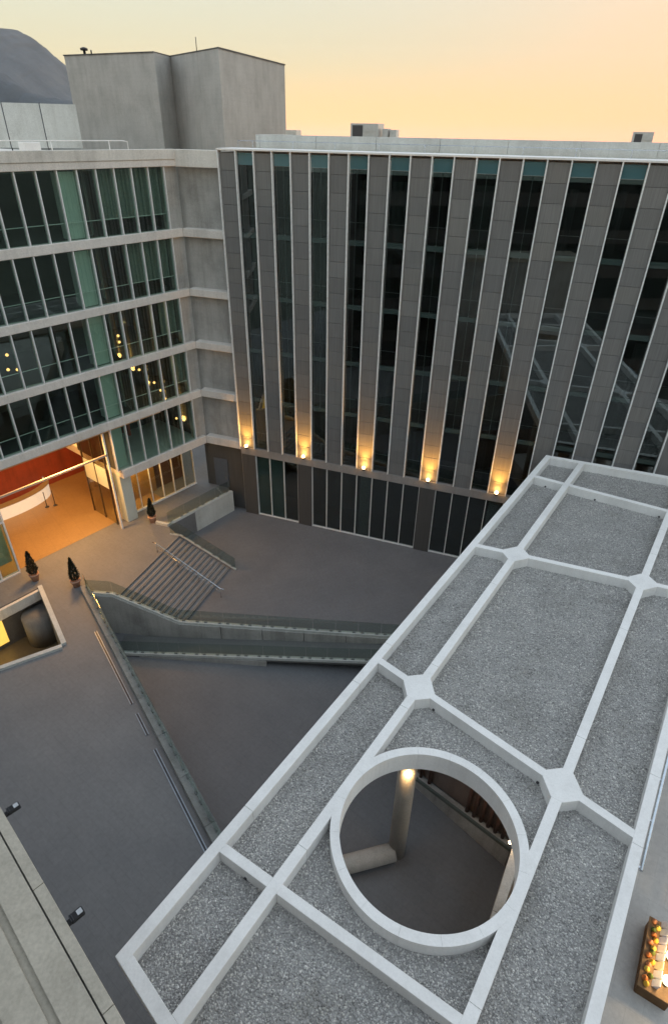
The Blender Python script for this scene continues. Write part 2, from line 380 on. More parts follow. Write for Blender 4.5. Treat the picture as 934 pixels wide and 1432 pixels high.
# ground floor: recessed glazing with the golden interior
GW = concrete('golden_timber', (.42, .24, .06), stain=.25, bump=.1)
for k in range(7):
    x = -.55-1.18*k
    box(FL, 'mullion', ALU, gb, (x-.03, x+.03), (1.55, 1.7), (ZP, 6.5))
    if k < 6: box(FL, 'pane', GL_C, gb, (x-1.15, x-.03), (1.62, 1.635), (ZP+.12, 6.5))
box(FL, 'sill', ALU, gb, (-7.7, -.5), (1.5, 1.75), (ZP, ZP+.12))
box(FL, 'timber_wall', GW, gb, (-7.6, -3.6), (3.4, 3.6), (ZP, 6.5))
box(FL, 'timber_wall', concrete('dark_timber', (.16, .07, .03), stain=.3), gb, (-3.6, -.3), (3.6, 3.8), (ZP, 6.5))
ll = point_light('ceiling_light', FL.pt(-5.8, 2.5, 6.2), 50, (1, .62, .2), .2, parent=gb)
# lobby
RED = concrete('red_timber', (.30, .05, .016), stain=.3, boards=2.0)
REDB = concrete('red_lacquer', (.60, .10, .025), stain=.12)
LOBF = paving('lobby_floor', (.34, .22, .10), (1.2, 1.2), R(51.7), rough=.35, joint=.7)
box(FL, 'lobby_floor', LOBF, gb, (-21, -4.2), (1.6, 12), (ZP+.002, ZP+.012))
box(FL, 'lobby_back_wall', RED, gb, (-22, -4.2), (11.7, 12), (ZP, 11.2))
box(FL, 'lobby_side_wall', REDB, gb, (-4.4, -4.2), (5, 11.7), (ZP, 10.8))
box(FL, 'lobby_side_wall', RED, gb, (-21.2, -21), (1.6, 11.7), (ZP, 10.8))
box(FL, 'lobby_ceiling', plain('warm_ceiling', (.55, .36, .2), rough=.8), gb, (-21, -4.2), (.1, 11.7), (10.76, 10.86))
box(FL, 'lobby_beam', concrete('pale_beam', (.55, .45, .36), stain=.1), gb, (-17.6, -9.3), (.3, .42), (8.78, 8.93))
box(FL, 'lobby_post', ALU, gb, (-9.42, -9.3), (.3, .5), (ZP, 10.76))
for y0, y1 in ((1.2, 2.9), (2.9, 4.6)):
    box(FL, 'lobby_screen', GL_C, gb, (-9.23, -9.21), (y0+.05, y1-.05), (ZP, 10.7))
    box(FL, 'screen_frame', BRONZE, gb, (-9.27, -9.17), (y1-.05, y1+.05), (ZP, 10.7))
    box(FL, 'screen_band', COLM, gb, (-9.26, -9.18), (y0+.1, y1-.1), (5.4, 7.2))
box(FL, 'screen_frame', BRONZE, gb, (-9.27, -9.17), (1.15, 1.25), (ZP, 10.7))
for lx, ly, pw in ((-13, .9, 165), (-16.5, 4, 35), (-9, 8.5, 38)):
    o = point_light('lobby_light', FL.pt(lx, ly, 10.7), pw, (1, .50, .14), kind='AREA', parent=gb); o.data.shape = 'DISK'; o.data.size = 2.2
# facade left of the lobby
for k in range(9):
    x = -17.6-1.305*k
    box(FL, 'mullion', ALU, gb, (x-.06, x+.06), (1.2, 1.4), (ZP+.1, 10.87))
    if k < 8:
        box(FL, 'pane', GL_L, gb, (x-1.245, x-.06), (1.28, 1.3), (ZP+.1, 6.4)); box(FL, 'pane', GL_L, gb, (x-1.245, x-.06), (1.28, 1.3), (6.6, 10.87))
box(FL, 'transom', ALU, gb, (-28, -17.6), (1.22, 1.4), (6.4, 6.6)); box(FL, 'sill', ALU, gb, (-28, -17.6), (1.15, 1.45), (ZP, ZP+.1))
box(FL, 'blind', concrete('pale_green_blind', (.34, .42, .36), stain=.08), gb, (-28, -17.7), (1.7, 1.75), (ZP+.9, 6.2))
# flush pendants inside the upper floors
def pendant(x, y, z, top, lab):
    p = FL.pt(x, y, z); t = thing('pendant_lamp', lab, 'lamp', p, 'pendant lamps behind the glass of the left building')
    lathe('globe', [(.01, -.10), (.075, -.07), (.11, 0), (.075, .07), (.02, .10)], p, emit('lamp_glow', (1, .50, .16), .38), t, 12)
    tube('cord', [p+Vector((0, 0, .10)), FL.pt(x, y, top)], .012, DARKM, t, 5)
    return t
PEND = [(-13.97, 1.6, 17.5, 19.0, 'upper glowing globe lamp at the left picture edge, third row of glass'), (-14.16, 1.6, 16.57, 19.0, 'lower left globe lamp at the left picture edge, third row of glass'), (-13.58, 1.6, 16.42, 19.0, 'lower right globe lamp at the left picture edge, third row of glass'),
        (-6.05, 1.2, 17.1, 19.0, 'topmost globe lamp right of the green column, third row of glass'), (-5.8, 1.6, 16.5, 19.0, 'middle globe lamp right of the green column, third row of glass'), (-5.37, 1.6, 15.9, 19.0, 'lowest globe lamp with long cord, third row of glass'),
        (-4.52, 1.6, 14.03, 14.9, 'topmost globe lamp in the fourth row of glass'), (-3.88, 1.6, 12.8, 14.9, 'left of two middle globe lamps in the fourth row of glass'), (-3.35, 1.6, 12.65, 14.9, 'right of two middle globe lamps in the fourth row of glass'), (-2.85, 1.6, 11.85, 14.9, 'lowest globe lamp in the fourth row of glass'), (-1.7, 1.6, 8.97, 10.7, 'single globe lamp in the lowest row of glass above the terrace')]
for p in PEND: pendant(*p)
for (x, y, z) in ((-4.6, 2.4, 17.6), (-3.4, 2.4, 13.6)):
    point_light('room_light', FL.pt(x, y, z), 5, (1, .6, .25), .15, parent=gb)

# counter and posts in the lobby
ct = thing('reception_counter', 'glowing white curved reception counter in the orange lobby', 'counter', FL.pt(-13.5, 10, ZP))
V = []; F = []; n = 28
for i in range(n+1):
    a = math.pi*i/n; cx_ = -13.9-3.9*math.cos(a); oy = 10.9-2.0*math.sin(a)**.8; iy = oy+.55
    for (yy, zz) in ((oy, ZP+.012), (oy-.06, ZP+1.18), (iy, ZP+1.18), (iy, ZP+.012)): V.append(tuple(FL.pt(cx_, yy, zz)))
for i in range(n):
    for j in range(4): F.append((i*4+j, i*4+(j+1) % 4, i*4+4+(j+1) % 4, i*4+4+j))
F += [(0, 1, 2, 3), (n*4, n*4+1, n*4+2, n*4+3)]
raw('counter_front', V, F, emit('backlit_panel', (.62, .56, .44), .10), ct)
V = [(*Vector(p)[:2], p[2]) for p in V]
top = []
for i in range(n+1):
    a = math.pi*i/n; cx_ = -13.9-3.98*math.cos(a); oy = 10.84-2.06*math.sin(a)**.8
    for (yy, zz) in ((oy, ZP+1.19), (oy, ZP+1.24), (oy+.7, ZP+1.24), (oy+.7, ZP+1.19)): top.append(tuple(FL.pt(cx_, yy, zz)))
raw('counter_top', top, F, plain('counter_top', (.30, .24, .16), rough=.4), ct)
for j, (x, y, lb) in enumerate(((-11.6, 8.2, 'left of two thin dark posts in front of the counter'), (-11.0, 7.9, 'right of two thin dark posts in front of the counter'))):
    p = FL.pt(x, y, ZP+.012); t = thing('barrier_post', lb, 'post', p, 'barrier posts in the lobby')
    lathe('base', [(.18, 0), (.18, .03), (.05, .05)], p, DARKM, t, 14); tube('pole', [p+Vector((0, 0, .03)), p+Vector((0, 0, 1.5))], .035, DARKM, t)
p = FL.pt(-14.6, 10.9, ZP+1.24); t = thing('desk_vase', 'small dark bowl standing on the lobby counter', 'bowl', p)
lathe('bowl', [(.1, 0), (.3, .15), (.42, .38), (.38, .38), (.26, .18)], p, DARKM, t, 14)

# ------------------------------------------------------------------ stone building
EK = lambda k: 3.4+1.325*k
NK = 31
sb = thing('stone_building', 'dark office block with alternating vertical stone and glass strips behind the court', 'building', FS.pt(20, 4, 0))
FLO = [7.22, 11.5, 15.58, 19.66, 23.87]
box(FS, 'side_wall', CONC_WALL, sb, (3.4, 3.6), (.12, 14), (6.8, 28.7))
NP = 21; z0p, z1p = 6.82, 28.70; hp = (z1p-z0p)/NP
me_panel = box_mesh(1.325-.10, .09, hp-.018, STONE, .006)
for k in range(0, NK, 2):
    box(FS, 'strip_backing', DARKM, sb, (EK(k)+.05, EK(k+1)-.05), (.10, .2), (z0p, z1p))
    if k <= 22:
        for j in range(NP):
            mesh_obj('stone_panel', me_panel, STONE, sb, FS.pt(EK(k)+.6625, .05, z0p+hp*(j+.5)), FS.a)
    else:
        box(FS, 'stone_strip', STONE, sb, (EK(k)+.05, EK(k+1)-.05), (.005, .095), (z0p, z1p))
for k in range(NK+1):
    box(FS, 'fin', ALU, sb, (EK(k)-.038, EK(k)+.038), (-.13, .12), (6.82, 28.82))
for k in range(1, NK, 2):
    x0, x1 = EK(k)+.047, EK(k+1)-.047
    box(FS, 'top_pane', GL_T, sb, (x0, x1), (.16, .18), (28.0, 28.7))
    tops = FLO[1:] + [28.0]
    for i, zf in enumerate(FLO):
        zt = tops[i]-.36 if i < 4 else 27.98
        box(FS, 'pane', GL_S, sb, (x0, x1), (.2, .215), (zf+.02, zt))
        if i < 4: box(FS, 'spandrel', GL_SP, sb, (x0, x1), (.17, .2), (zt+.02, tops[i]))
        box(FS, 'guard_rail', ALU, sb, (x0, x1), (.24, .27), (zf+1.05, zf+1.09))
        if k in (3, 5, 7, 11, 13, 15) and i >= 1:
            xm = x0 + (x1-x0)*(.5 if k != 7 else .35)
            box(FS, 'inner_mullion', ALU, sb, (xm-.02, xm+.02), (.24, .3), (zf, zt))
    box(FS, 'pane', GL_S, sb, (x0, x1), (.2, .215), (6.82, 7.2))
for i, zf in enumerate(FLO):
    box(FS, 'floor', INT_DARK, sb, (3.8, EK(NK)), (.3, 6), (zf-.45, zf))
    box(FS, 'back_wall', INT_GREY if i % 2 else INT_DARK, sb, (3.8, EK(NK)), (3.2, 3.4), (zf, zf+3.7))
CURT2 = plain('dark_curtain', (.17, .17, .165), rough=.9)
for k in range(1, NK, 2):
    for i, zf in enumerate(FLO):
        rr = random.random()
        if rr < .45:
            f0, f1 = (0, 1) if rr < .2 else ((0, .5) if rr < .33 else (.45, 1))
            x0, x1 = EK(k)+.06, EK(k+1)-.06; xa, xb = x0+(x1-x0)*f0, x0+(x1-x0)*f1
            n = 14; V = []; F = []
            for j in range(n+1):
                x = xa+(xb-xa)*j/n; yy = .55+.05*math.sin(j*1.3)
                V += [tuple(FS.pt(x, yy, zf+.05)), tuple(FS.pt(x, yy, zf+3.5)), tuple(FS.pt(x, yy+.01, zf+3.5)), tuple(FS.pt(x, yy+.01, zf+.05))]
            for j in range(n):
                for q in range(4): F.append((j*4+q, j*4+(q+1) % 4, j*4+4+(q+1) % 4, j*4+4+q))
            raw('curtain', V, F, CURT2 if i < 4 or k > 14 else CURT, sb)
for xe in (3.62, EK(NK)-.2): box(FS, 'end_wall', INT_DARK, sb, (xe, xe+.15), (.32, 6), (0.02, 28.3))
box(FS, 'coping', WHITE, sb, (3.34, EK(NK)+.1), (-.15, 2.4), (28.82, 28.93), .01)
box(FS, 'ledge', concrete('grey_ledge', (.30, .29, .285), stain=.15), sb, (3.39, EK(NK)), (-.02, .5), (6.12, 6.8), .02)
box(FS, 'roof_deck', CONC, sb, (3.4, EK(NK)), (2.4, 22), (28.4, 28.8))
# ground floor
for k in range(0, NK):
    x0, x1 = EK(k)+.03, EK(k+1)-.03
    if k in (0, 4, 12): box(FS, 'stone_pier', STONE_D, sb, (x0, x1), (.02, .3), (0, 6.12))
    else:
        box(FS, 'pane', GL_G if k in (1, 2) else GL_S, sb, (x0, x1), (.24, .26), (.1, 6.12))
    box(FS, 'mullion', ALU, sb, (EK(k)-.025, EK(k)+.025), (.1, .3), (0, 6.12))
box(FS, 'sill', ALU, sb, (3.4, EK(NK)), (.14, .34), (0, .1))
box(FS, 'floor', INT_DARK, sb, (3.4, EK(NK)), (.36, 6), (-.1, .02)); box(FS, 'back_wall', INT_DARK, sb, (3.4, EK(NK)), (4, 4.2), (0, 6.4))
for k in (8, 16, 20): box(FS, 'column', COLM, sb, (EK(k)+.2, EK(k)+1.1), (.5, 1.3), (.02, 6.2), .04)
# second parapet, set back, in panels
for j in range(9):
    box(FS, 'roof_screen', WHITEWALL, sb, (5.2+4.2*j, 9.38+4.2*j), (2.7, 2.9), (28.8, 29.72), .01)
box(FS, 'roof_screen', WHITEWALL, sb, (4.9, 5.18), (2.7, 9), (28.8, 29.72), .01)
tube('roof_rail', [FS.pt(3.9, 2.0, 28.93), FS.pt(3.9, 2.0, 29.35), FS.pt(44, 2.0, 29.35)], .02, STEEL, sb, 6)
for j in range(14): tube('rail_post', [FS.pt(5+3*j, 2.0, 28.93), FS.pt(5+3*j, 2.0, 29.35)], .018, STEEL, sb, 6)

WL = ['glowing uplight on the first stone strip beside the concrete corner', 'glowing uplight on the stone strip, second from the concrete corner', 'glowing uplight on the stone strip, third of the row of five',
      'glowing uplight on the stone strip, fourth from the concrete corner', 'glowing uplight nearest the gravel roof, last of the row of five']
for k, lab in zip((0, 4, 8, 12, 16), WL):
    x = EK(k)+.66; p = FS.pt(x, -.22, 6.86)
    t = thing('wall_uplight', lab, 'lamp', p, 'uplights along the stone front')
    box(FS, 'bracket', DARKM, t, (x-.06, x+.06), (-.2, .0), (6.81, 6.86)); lathe('housing', [(.09, -.05), (.13, .0), (.14, .14), (.11, .14)], p, DARKM, t, 14)
    lathe('bulb', [(.02, .10), (.12, .13), (.15, .22), (.10, .31), (.02, .34)], p, emit('uplight_glow', (1, .62, .22), 2.2), t, 12)
    point_light('glow', FS.pt(x, -.25, 7.3), 7, (1, .46, .10), .2, parent=t)
    sp = point_light('beam', FS.pt(x, -.42, 6.95), 330, (1, .46, .08), .16, 'SPOT', t); sp.data.spot_size = R(62); sp.data.spot_blend = 1
    sp.rotation_euler = (-(FS.m @ Vector((0, .12, .99)))).to_track_quat('Z', 'Y').to_euler()

# ------------------------------------------------------------------ roof structures
PH = [(-26.05, 69.5), (-16.47, 65.05), (-15.86, 68.45), (-10.13, 60.95), (-5.82, 74.87), (-12, 84), (-24, 82)]
ph = thing('stair_tower', 'tall windowless concrete tower block rising above the roofs', 'tower', (-15, 70, 27.5))
prism('wall', PH, 27.5, 35.52, CONC_TOWER, ph)
c = Vector((-15.5, 72)); prism('coping', [tuple(c+(Vector(p)-c)*1.008) for p in PH], 35.52, 35.62, concrete('dark_coping', (.12, .12, .12)), ph)
tube('antenna', [(-12.6, 64.6, 35.6), (-12.6, 64.6, 36.6)], .035, DARKM, ph, 6)
v = thing('roof_vent', 'small dark vent cap on top of the concrete tower', 'vent', (-23.9, 69.0, 35.62))
lathe('cowl', [(.12, 0), (.12, .3), (.32, .3), (.36, .45), (.1, .55)], (-23.9, 69.0, 35.62), DARKM, v, 12); tube('pipe', [(-23.2, 68.8, 35.62), (-23.2, 68.8, 35.95)], .07, DARKM, v)
for j in range(5):
    a_, b_ = lerp((-21.0, 56.5), (-33.5, 51.7), j/5), lerp((-21.0, 56.5), (-33.5, 51.7), (j+1)/5-.006)
    if j == 0: sc = thing('roof_screen', 'long pale panelled screen on the roof left of the concrete tower', 'screen', (-26, 54.5, 28.2))
    wallseg('screen_panel', a_, b_, .12, 28.5, 31.45, WHITEWALL, sc)
    tube('post', [(*b_, 28.2), (*b_, 31.5)], .05, DARKM, sc, 6)
rp = thing('roof_railing', 'white pipe railing along the roof edge of the left building', 'railing', FL.pt(-8, 1.5, 28.2))
tube('rail', [FL.pt(-32, 1.5, 29.25), FL.pt(-3.0, 1.5, 29.25), FL.pt(-2.6, 1.5, 29.2), FL.pt(-2.6, 1.5, 28.2)], .035, WHITE, rp, 6)
for x in range(-32, -3, 4): tube('post', [FL.pt(x, 1.5, 28.2), FL.pt(x, 1.5, 29.25)], .03, WHITE, rp, 6)
def roof_unit(fr, x, y, z, sx, sy, sz, lab, fan=True, m=None):
    m = m or plain('unit_metal', (.42, .42, .40), rough=.5)
    t = thing('air_conditioner', lab, 'roof unit', fr.pt(x, y, z), 'roof units')
    box(fr, 'casing', m, t, (x-sx/2, x+sx/2), (y-sy/2, y+sy/2), (z+.15, z+sz), .02)
    for q in (-1, 1): box(fr, 'foot', DARKM, t, (x+q*sx*.38-.05, x+q*sx*.38+.05), (y-sy/2, y+sy/2), (z, z+.15))
    if fan:
        box(fr, 'grille', DARKM, t, (x-sx*.42, x-sx*.05), (y-sy/2-.03, y-sy/2), (z+.25, z+sz-.12))
        for q in range(4): box(fr, 'louvre', m, t, (x+sx*.02, x+sx*.44), (y-sy/2-.04, y-sy/2), (z+.3+q*(sz-.5)/4, z+.36+q*(sz-.5)/4))
roof_unit(FS, 10.97, 9, 28.8, 2.1, 1.6, 1.7, 'largest roof unit with black grille on the stone building roof')
roof_unit(FS, 12.45, 9, 28.8, .45, .8, 1.4, 'small roof unit just right of the large black grille unit', False)
roof_unit(FS, 13.05, 9, 28.8, .5, .8, 1.34, 'smallest and rightmost of three roof units in a row', False)
roof_unit(FS, 5.0, 9, 28.8, .9, 1.0, 1.22, 'low pale roof unit beside the concrete tower', False, plain('pale_unit', (.5, .47, .42)))
roof_unit(FS, 29.77, 9, 28.8, 1.2, 1.2, 1.45, 'grey roof unit near the right end of the stone building roof', True)
roof_unit(FL, -13.5, 3.5, 28.2, 2.4, 1.2, .75, 'low white roof box at the left end of the roof edge', False, WHITE)
roof_unit(FL, -8.6, 3.0, 28.2, 1.0, .8, .95, 'small white roof box beneath the pale screen', False, WHITE)

# ------------------------------------------------------------------ gravel roof (canopy)
DU = Vector((.5605, .8282)); NU = Vector((.8282, -.5605))
ZC, HB = 11.2, .5
cn = thing('canopy_roof', 'long gravel-covered canopy roof with white concrete grid and round opening, foreground', 'roof', (3, 10, ZL))
def line_x(p, d, q, e_):   # intersection of two plan lines
    den = d.x*e_.y-d.y*e_.x; t = ((q.x-p.x)*e_.y-(q.y-p.y)*e_.x)/den; return p+d*t
LONG = [Vector((-5.69, 6.85))+NU*.19, Vector((-1.47, 8.83)), Vector((8.1, 12.2))-NU*.0, Vector((9.88, 10.57))+NU*.18]
LW = [.36, .36, .36, .34]
RC = Vector((3.11, 10.38)); d2 = (RC-LONG[1]).dot(NU); d3 = (LONG[2]-RC).dot(NU); RC = RC + NU*((d3-d2)/2); RR = (d2+d3)/2
near = (Vector((-5.69, 6.85)), Vector((.726, -.687)).normalized()); far = (Vector((14.81, 36.98)), Vector((.936, -.352)).normalized())
def side(i, s): return LONG[i]+NU*LW[i]/2*s
def cross_quad(p, d, wd, i, j):
    """cross beam whose far edge runs through p along d, between long beams i and j"""
    n = Vector((-d.y, d.x)); n = n if n.y > 0 else -n
    q = p-n*wd
    return [line_x(p, d, side(i, 1), DU), line_x(p, d, side(j, -1), DU), line_x(q, d, side(j, -1), DU), line_x(q, d, side(i, 1), DU)]
tp = lambda L_: [tuple(p) for p in L_]
for i in range(4):
    a_, b_ = side(i, -1), side(i, 1)
    nw, fw = (.36 if 0 < i < 3 else 0), (.36 if 0 < i < 3 else 0)
    nn = Vector((.687, .726)); fn = Vector((.352, .936))
    pn, pf = line_x(LONG[i], DU, near[0]+nn*nw, near[1]), line_x(LONG[i], DU, far[0]-fn*fw, far[1]); Lb = (pf-pn).length; ns = 7
    def cut(side_, k, end):
        if k == 0: return line_x(side_, DU, near[0]+nn*nw, near[1])
        if k == ns: return line_x(side_, DU, far[0]-fn*fw, far[1])
        return line_x(side_, DU, pn+DU*(Lb*(k+.25*((k*7+i*3) % 3-1))/ns+(-.005 if end else .005)), NU)
    for k in range(ns):
        prism('long_beam', tp([cut(a_, k, 0), cut(b_, k, 0), cut(b_, k+1, 1), cut(a_, k+1, 1)]), ZC-HB-.1, ZC, WHITE, cn, bev=.012)
def end_beam(p, d, n, name):
    for i in (0, 1, 2):
        pa = [line_x(p, d, side(i, 1) if i == 0 else LONG[i], DU), line_x(p, d, side(i+1, -1) if i == 2 else LONG[i+1], DU)]
    q = p+n*.36
    prism(name, tp([line_x(p, d, side(0, 1), DU), line_x(p, d, side(3, -1), DU), line_x(q, d, side(3, -1), DU), line_x(q, d, side(0, 1), DU)]), ZC-HB-.1, ZC-.001, WHITE, cn, bev=.012)
end_beam(near[0], near[1], Vector((.687, .726)), 'end_beam'); end_beam(far[0], far[1], -Vector((.352, .936)), 'end_beam')
CB = {'A': (Vector((-3.08, 9.83)), Vector((6.56, -4.10)).normalized()), 'B': (Vector((2.29, 17.63)), Vector((7.59, -7.06)).normalized()),
      'C': (Vector((7.98, 26.18)), Vector((8.09, -2.99)).normalized()), 'D': (Vector((13.28, 34.03)), Vector((6.67, -3.87)).normalized())}
for k, (p, d) in CB.items():
    for i in range(3): prism('cross_beam', tp(cross_quad(p, d, .31, i, i+1)), ZC-HB-.1, ZC-.002, WHITE, cn, bev=.012)
NODES = []
for k in 'BC':
    p, d = CB[k]
    for i in (1, 2):
        n = Vector((-d.y, d.x)); n = n if n.y > 0 else -n
        c = line_x(p-n*.155, d, LONG[i], DU); NODES.append(c); P = []
        for (u, hw) in ((DU, LW[i]/2+.012), (-d, .167), (-DU, LW[i]/2+.012), (d, .167)):
            nn = Vector((-u.y, u.x)); P += [c+u*.66-nn*hw, c+u*.66+nn*hw]
        prism('node', tp(P), ZC-HB-.1, ZC+.005, WHITE, cn, bev=.01)
for k in 'AD':
    p, d = CB[k]; NODES.append(line_x(p, d, LONG[1], DU)); NODES.append(line_x(p, d, LONG[2], DU))
NS = 16; R0, R1 = RR-.185, RR+.115
for s in range(NS):
    V = []; F = []; m = 6; g = .0022
    for i in range(m+1):
        a = 2*math.pi*(s+g+(1-2*g)*i/m)/NS
        for (r, z) in ((R0, ZC-.86), (R0, ZC+.008), (R1, ZC+.008), (R1, ZC-.86)): V.append((RC.x+r*math.cos(a), RC.y+r*math.sin(a), z))
    for i in range(m):
        for j in range(4): F.append((i*4+j, i*4+(j+1) % 4, i*4+4+(j+1) % 4, i*4+4+j))
    F += [(0, 1, 2, 3), (m*4, m*4+1, m*4+2, m*4+3)]
    raw('ring_segment', V, F, WHITE, cn)
deck = [line_x(side(0, -1)+NU*.05, DU, near[0]+Vector((.687, .726))*.05, near[1]), line_x(side(3, 1)-NU*.05, DU, near[0]+Vector((.687, .726))*.05, near[1]),
        line_x(side(3, 1)-NU*.05, DU, far[0]-Vector((.352, .936))*.05, far[1]), line_x(side(0, -1)+NU*.05, DU, far[0]-Vector((.352, .936))*.05, far[1])]
hole = [(RC.x+(RR)*math.cos(2*math.pi*i/48), RC.y+(RR)*math.sin(2*math.pi*i/48)) for i in range(48)]
prism('deck', tp(deck), ZC-.82, ZC-.56, concrete('gravel_bed', (.36, .35, .335), stain=.2, streak=False), cn, holes=[hole])
def pebbles():
    u0, u1 = min((p-LONG[0]).dot(DU) for p in deck), max((p-LONG[0]).dot(DU) for p in deck)
    wid = (LONG[3]-LONG[0]).dot(NU); n = 210000
    s = u0+(u1-u0)*rng.random(n)**1.3; v = wid*rng.random(n)
    X = LONG[0].x+DU.x*s+NU.x*v; Y = LONG[0].y+DU.y*s+NU.y*v
    keep = (np.hypot(X-RC.x, Y-RC.y) > R1+.02)
    keep &= ((X-near[0].x)*.687+(Y-near[0].y)*.726 > .3) & ((X-far[0].x)*.352+(Y-far[0].y)*.936 < -.3) & (v > .2) & (v < wid-.2)
    for i in (1, 2): keep &= np.abs((X-LONG[i].x)*NU.x+(Y-LONG[i].y)*NU.y) > .2
    X, Y = X[keep], Y[keep]; n = len(X)
    base = np.array([(1, 0, 0), (-.5, .87, 0), (-.5, -.87, 0), (.5, .87, .35), (0.1, 0, .95), (-.6, -.1, .6), (.3, -.75, .55)], float)
    fc = np.array([(0, 3, 4), (3, 1, 5), (3, 5, 4), (1, 2, 5), (2, 6, 5), (5, 6, 4), (2, 0, 6), (6, 0, 4), (0, 1, 3)])
    sz = rng.uniform(.018, .040, n); th = rng.uniform(0, 6.283, n); nv = len(base)
    P = base[None]*np.stack([sz*rng.uniform(.7, 1.3, n), sz*rng.uniform(.7, 1.3, n), sz*rng.uniform(.5, 1.1, n)], 1)[:, None, :]
    P = P*(1+.22*rng.normal(size=P.shape))
    c_, s_ = np.cos(th)[:, None], np.sin(th)[:, None]
    x = P[..., 0]*c_-P[..., 1]*s_+X[:, None]; y = P[..., 0]*s_+P[..., 1]*c_+Y[:, None]
    z = P[..., 2]+ZC-.56+rng.uniform(-.01, .025, n)[:, None]
    Vv = np.stack([x, y, z], -1).reshape(-1, 3)-np.array([3, 10, ZL])
    T = (fc[None]+(np.arange(n)*nv)[:, None, None]).reshape(-1)
    me = bpy.data.meshes.new('gravel'); me.vertices.add(len(Vv)); me.vertices.foreach_set('co', Vv.reshape(-1).astype(np.float32))
    nl = len(T); me.loops.add(nl); me.loops.foreach_set('vertex_index', T.astype(np.int32)); npoly = nl//3
    me.polygons.add(npoly); me.polygons.foreach_set('loop_start', np.arange(0, nl, 3, dtype=np.int32)); me.update(calc_edges=True)
    o = mesh_obj('gravel', me, pebble_mat(), cn, (3, 10, ZL)); tag(o, 'loose grey gravel filling the roof panels', kind='stuff')
pebbles()
COLC = concrete('round_column_concrete', (.46, .44, .41), stain=.18)
for i, c in enumerate(NODES):
    base = ZL if (c.x-8.1)**2+(c.y-12.2)**2 > 1 and c.y < 29 and c.x < 8 else (ZT if c.y < 27 else ZM)
    lathe('column', [(.43, base-Vector((0, 0, base)).z), (.43, ZC-.83)] if base == 0 else [(.43, 0), (.43, ZC-.83-base)], (c.x, c.y, base), COLC, cn, 24)
# small drain outlets and a metal pipe on the outer edge
for k, i, f_ in (('B', 1, .12), ('B', 1, .9), ('D', 0, .45), ('D', 1, .3), ('A', 0, .55), ('D', 1, .95)):
    p, d = CB[k]; q = cross_quad(p, d, .31, i, i+1); c = q[3].lerp(q[2], f_); n = Vector((-d.y, d.x)); n = n if n.y > 0 else -n
    tube('drain_outlet', [(*(c+n*.05), ZC-.47), (*(c-n*.04), ZC-.47)], .055, DARKM, cn, 10)
e0 = side(3, 1)+NU*.09
pa, pb = e0+DU*((9.2-9.88)/.56), e0+DU*13.0
gt = thing('edge_pipe', 'shiny metal pipe running along the right edge of the gravel roof', 'pipe', (*pa, ZC-.1))
tube('pipe', [(*pa, ZC-.05), (*pb, ZC-.05)], .055, STEEL, gt, 10)
for j in range(8):
    c = pa.lerp(pb, (j+.05)/8); wallseg('bracket', c-NU*.1, c+NU*.05, .06, ZC-.12, ZC-.03, STEEL, gt)

# column lamps
CLAMP = [((NODES[0].x, NODES[0].y), 6.1, 'glowing lamp on the round column inside the round opening', 14)]
for (cx_, cy_), z, lab, en in CLAMP:
    p = Vector((cx_-.05, cy_-.55, z)); t = thing('column_lamp', lab, 'lamp', p)
    wallseg('bracket', (cx_-.05, cy_-.38), (cx_-.05, cy_-.6), .08, z-.1, z-.04, DARKM, t)
    lathe('bulb', [(.02, -.02), (.1, .0), (.15, .1), (.12, .2), (.02, .25)], p, emit('column_glow', (1, .66, .28), 2.0), t, 12)
    point_light('lamp_light', p+Vector((0, -.05, -.12)), en, (1, .6, .25), .12, parent=t)

# concrete tube on the floor of the lower court
tag(tube('concrete_pipe', [(3.35, 16.0, ZL+.46), (.4, 15.2, ZL+.46), (-2.6, 14.4, ZL+.46)], .46, COLC, n=24), 'pale round concrete pipe lying on the court floor below the opening', 'pipe')

# ------------------------------------------------------------------ walls, ramp, stair, balustrades
CLAMPM = plain('clamp_metal', (.16, .17, .17), rough=.4)
def balustrade(name, pts, lab, h=1.05, kerb=(.26, .22), pane=1.6, kmat=None, glassmat=None, group='glass balustrades'):
    p0 = pts[0]; t = thing(name, lab, 'balustrade', (p0[0], p0[1], p0[2]), group)
    for a_, b_ in zip(pts[:-1], pts[1:]):
        A, B = Vector(a_), Vector(b_); Lh = (B-A).xy.length; d = (B-A).xy.normalized()
        if kerb: wallseg('kerb', a_[:2], b_[:2], kerb[0], (A.z, B.z), (A.z+kerb[1], B.z+kerb[1]), kmat or WHITEWALL, t)
        n = max(1, round(Lh/pane)); kz = kerb[1] if kerb else 0
        for i in range(n):
            f0, f1 = (i+.012)/n, (i+1-.012)/n; P, P1 = A.lerp(B, f0), A.lerp(B, f1)
            wallseg('pane', P.xy, P1.xy, .024, (P.z+kz+.015, P1.z+kz+.015), (P.z+kz+h, P1.z+kz+h), glassmat or GL_B, t)
            for ff in (.18, .82):
                c = P.lerp(P1, ff); cz = c.z+kz
                wallseg('clamp', c.xy-d*.11, c.xy+d*.11, .08, cz+.002, cz+.07, CLAMPM, t)
        r0, r1 = A+Vector((0, 0, kz+h+.02)), B+Vector((0, 0, kz+h+.02))
    return t
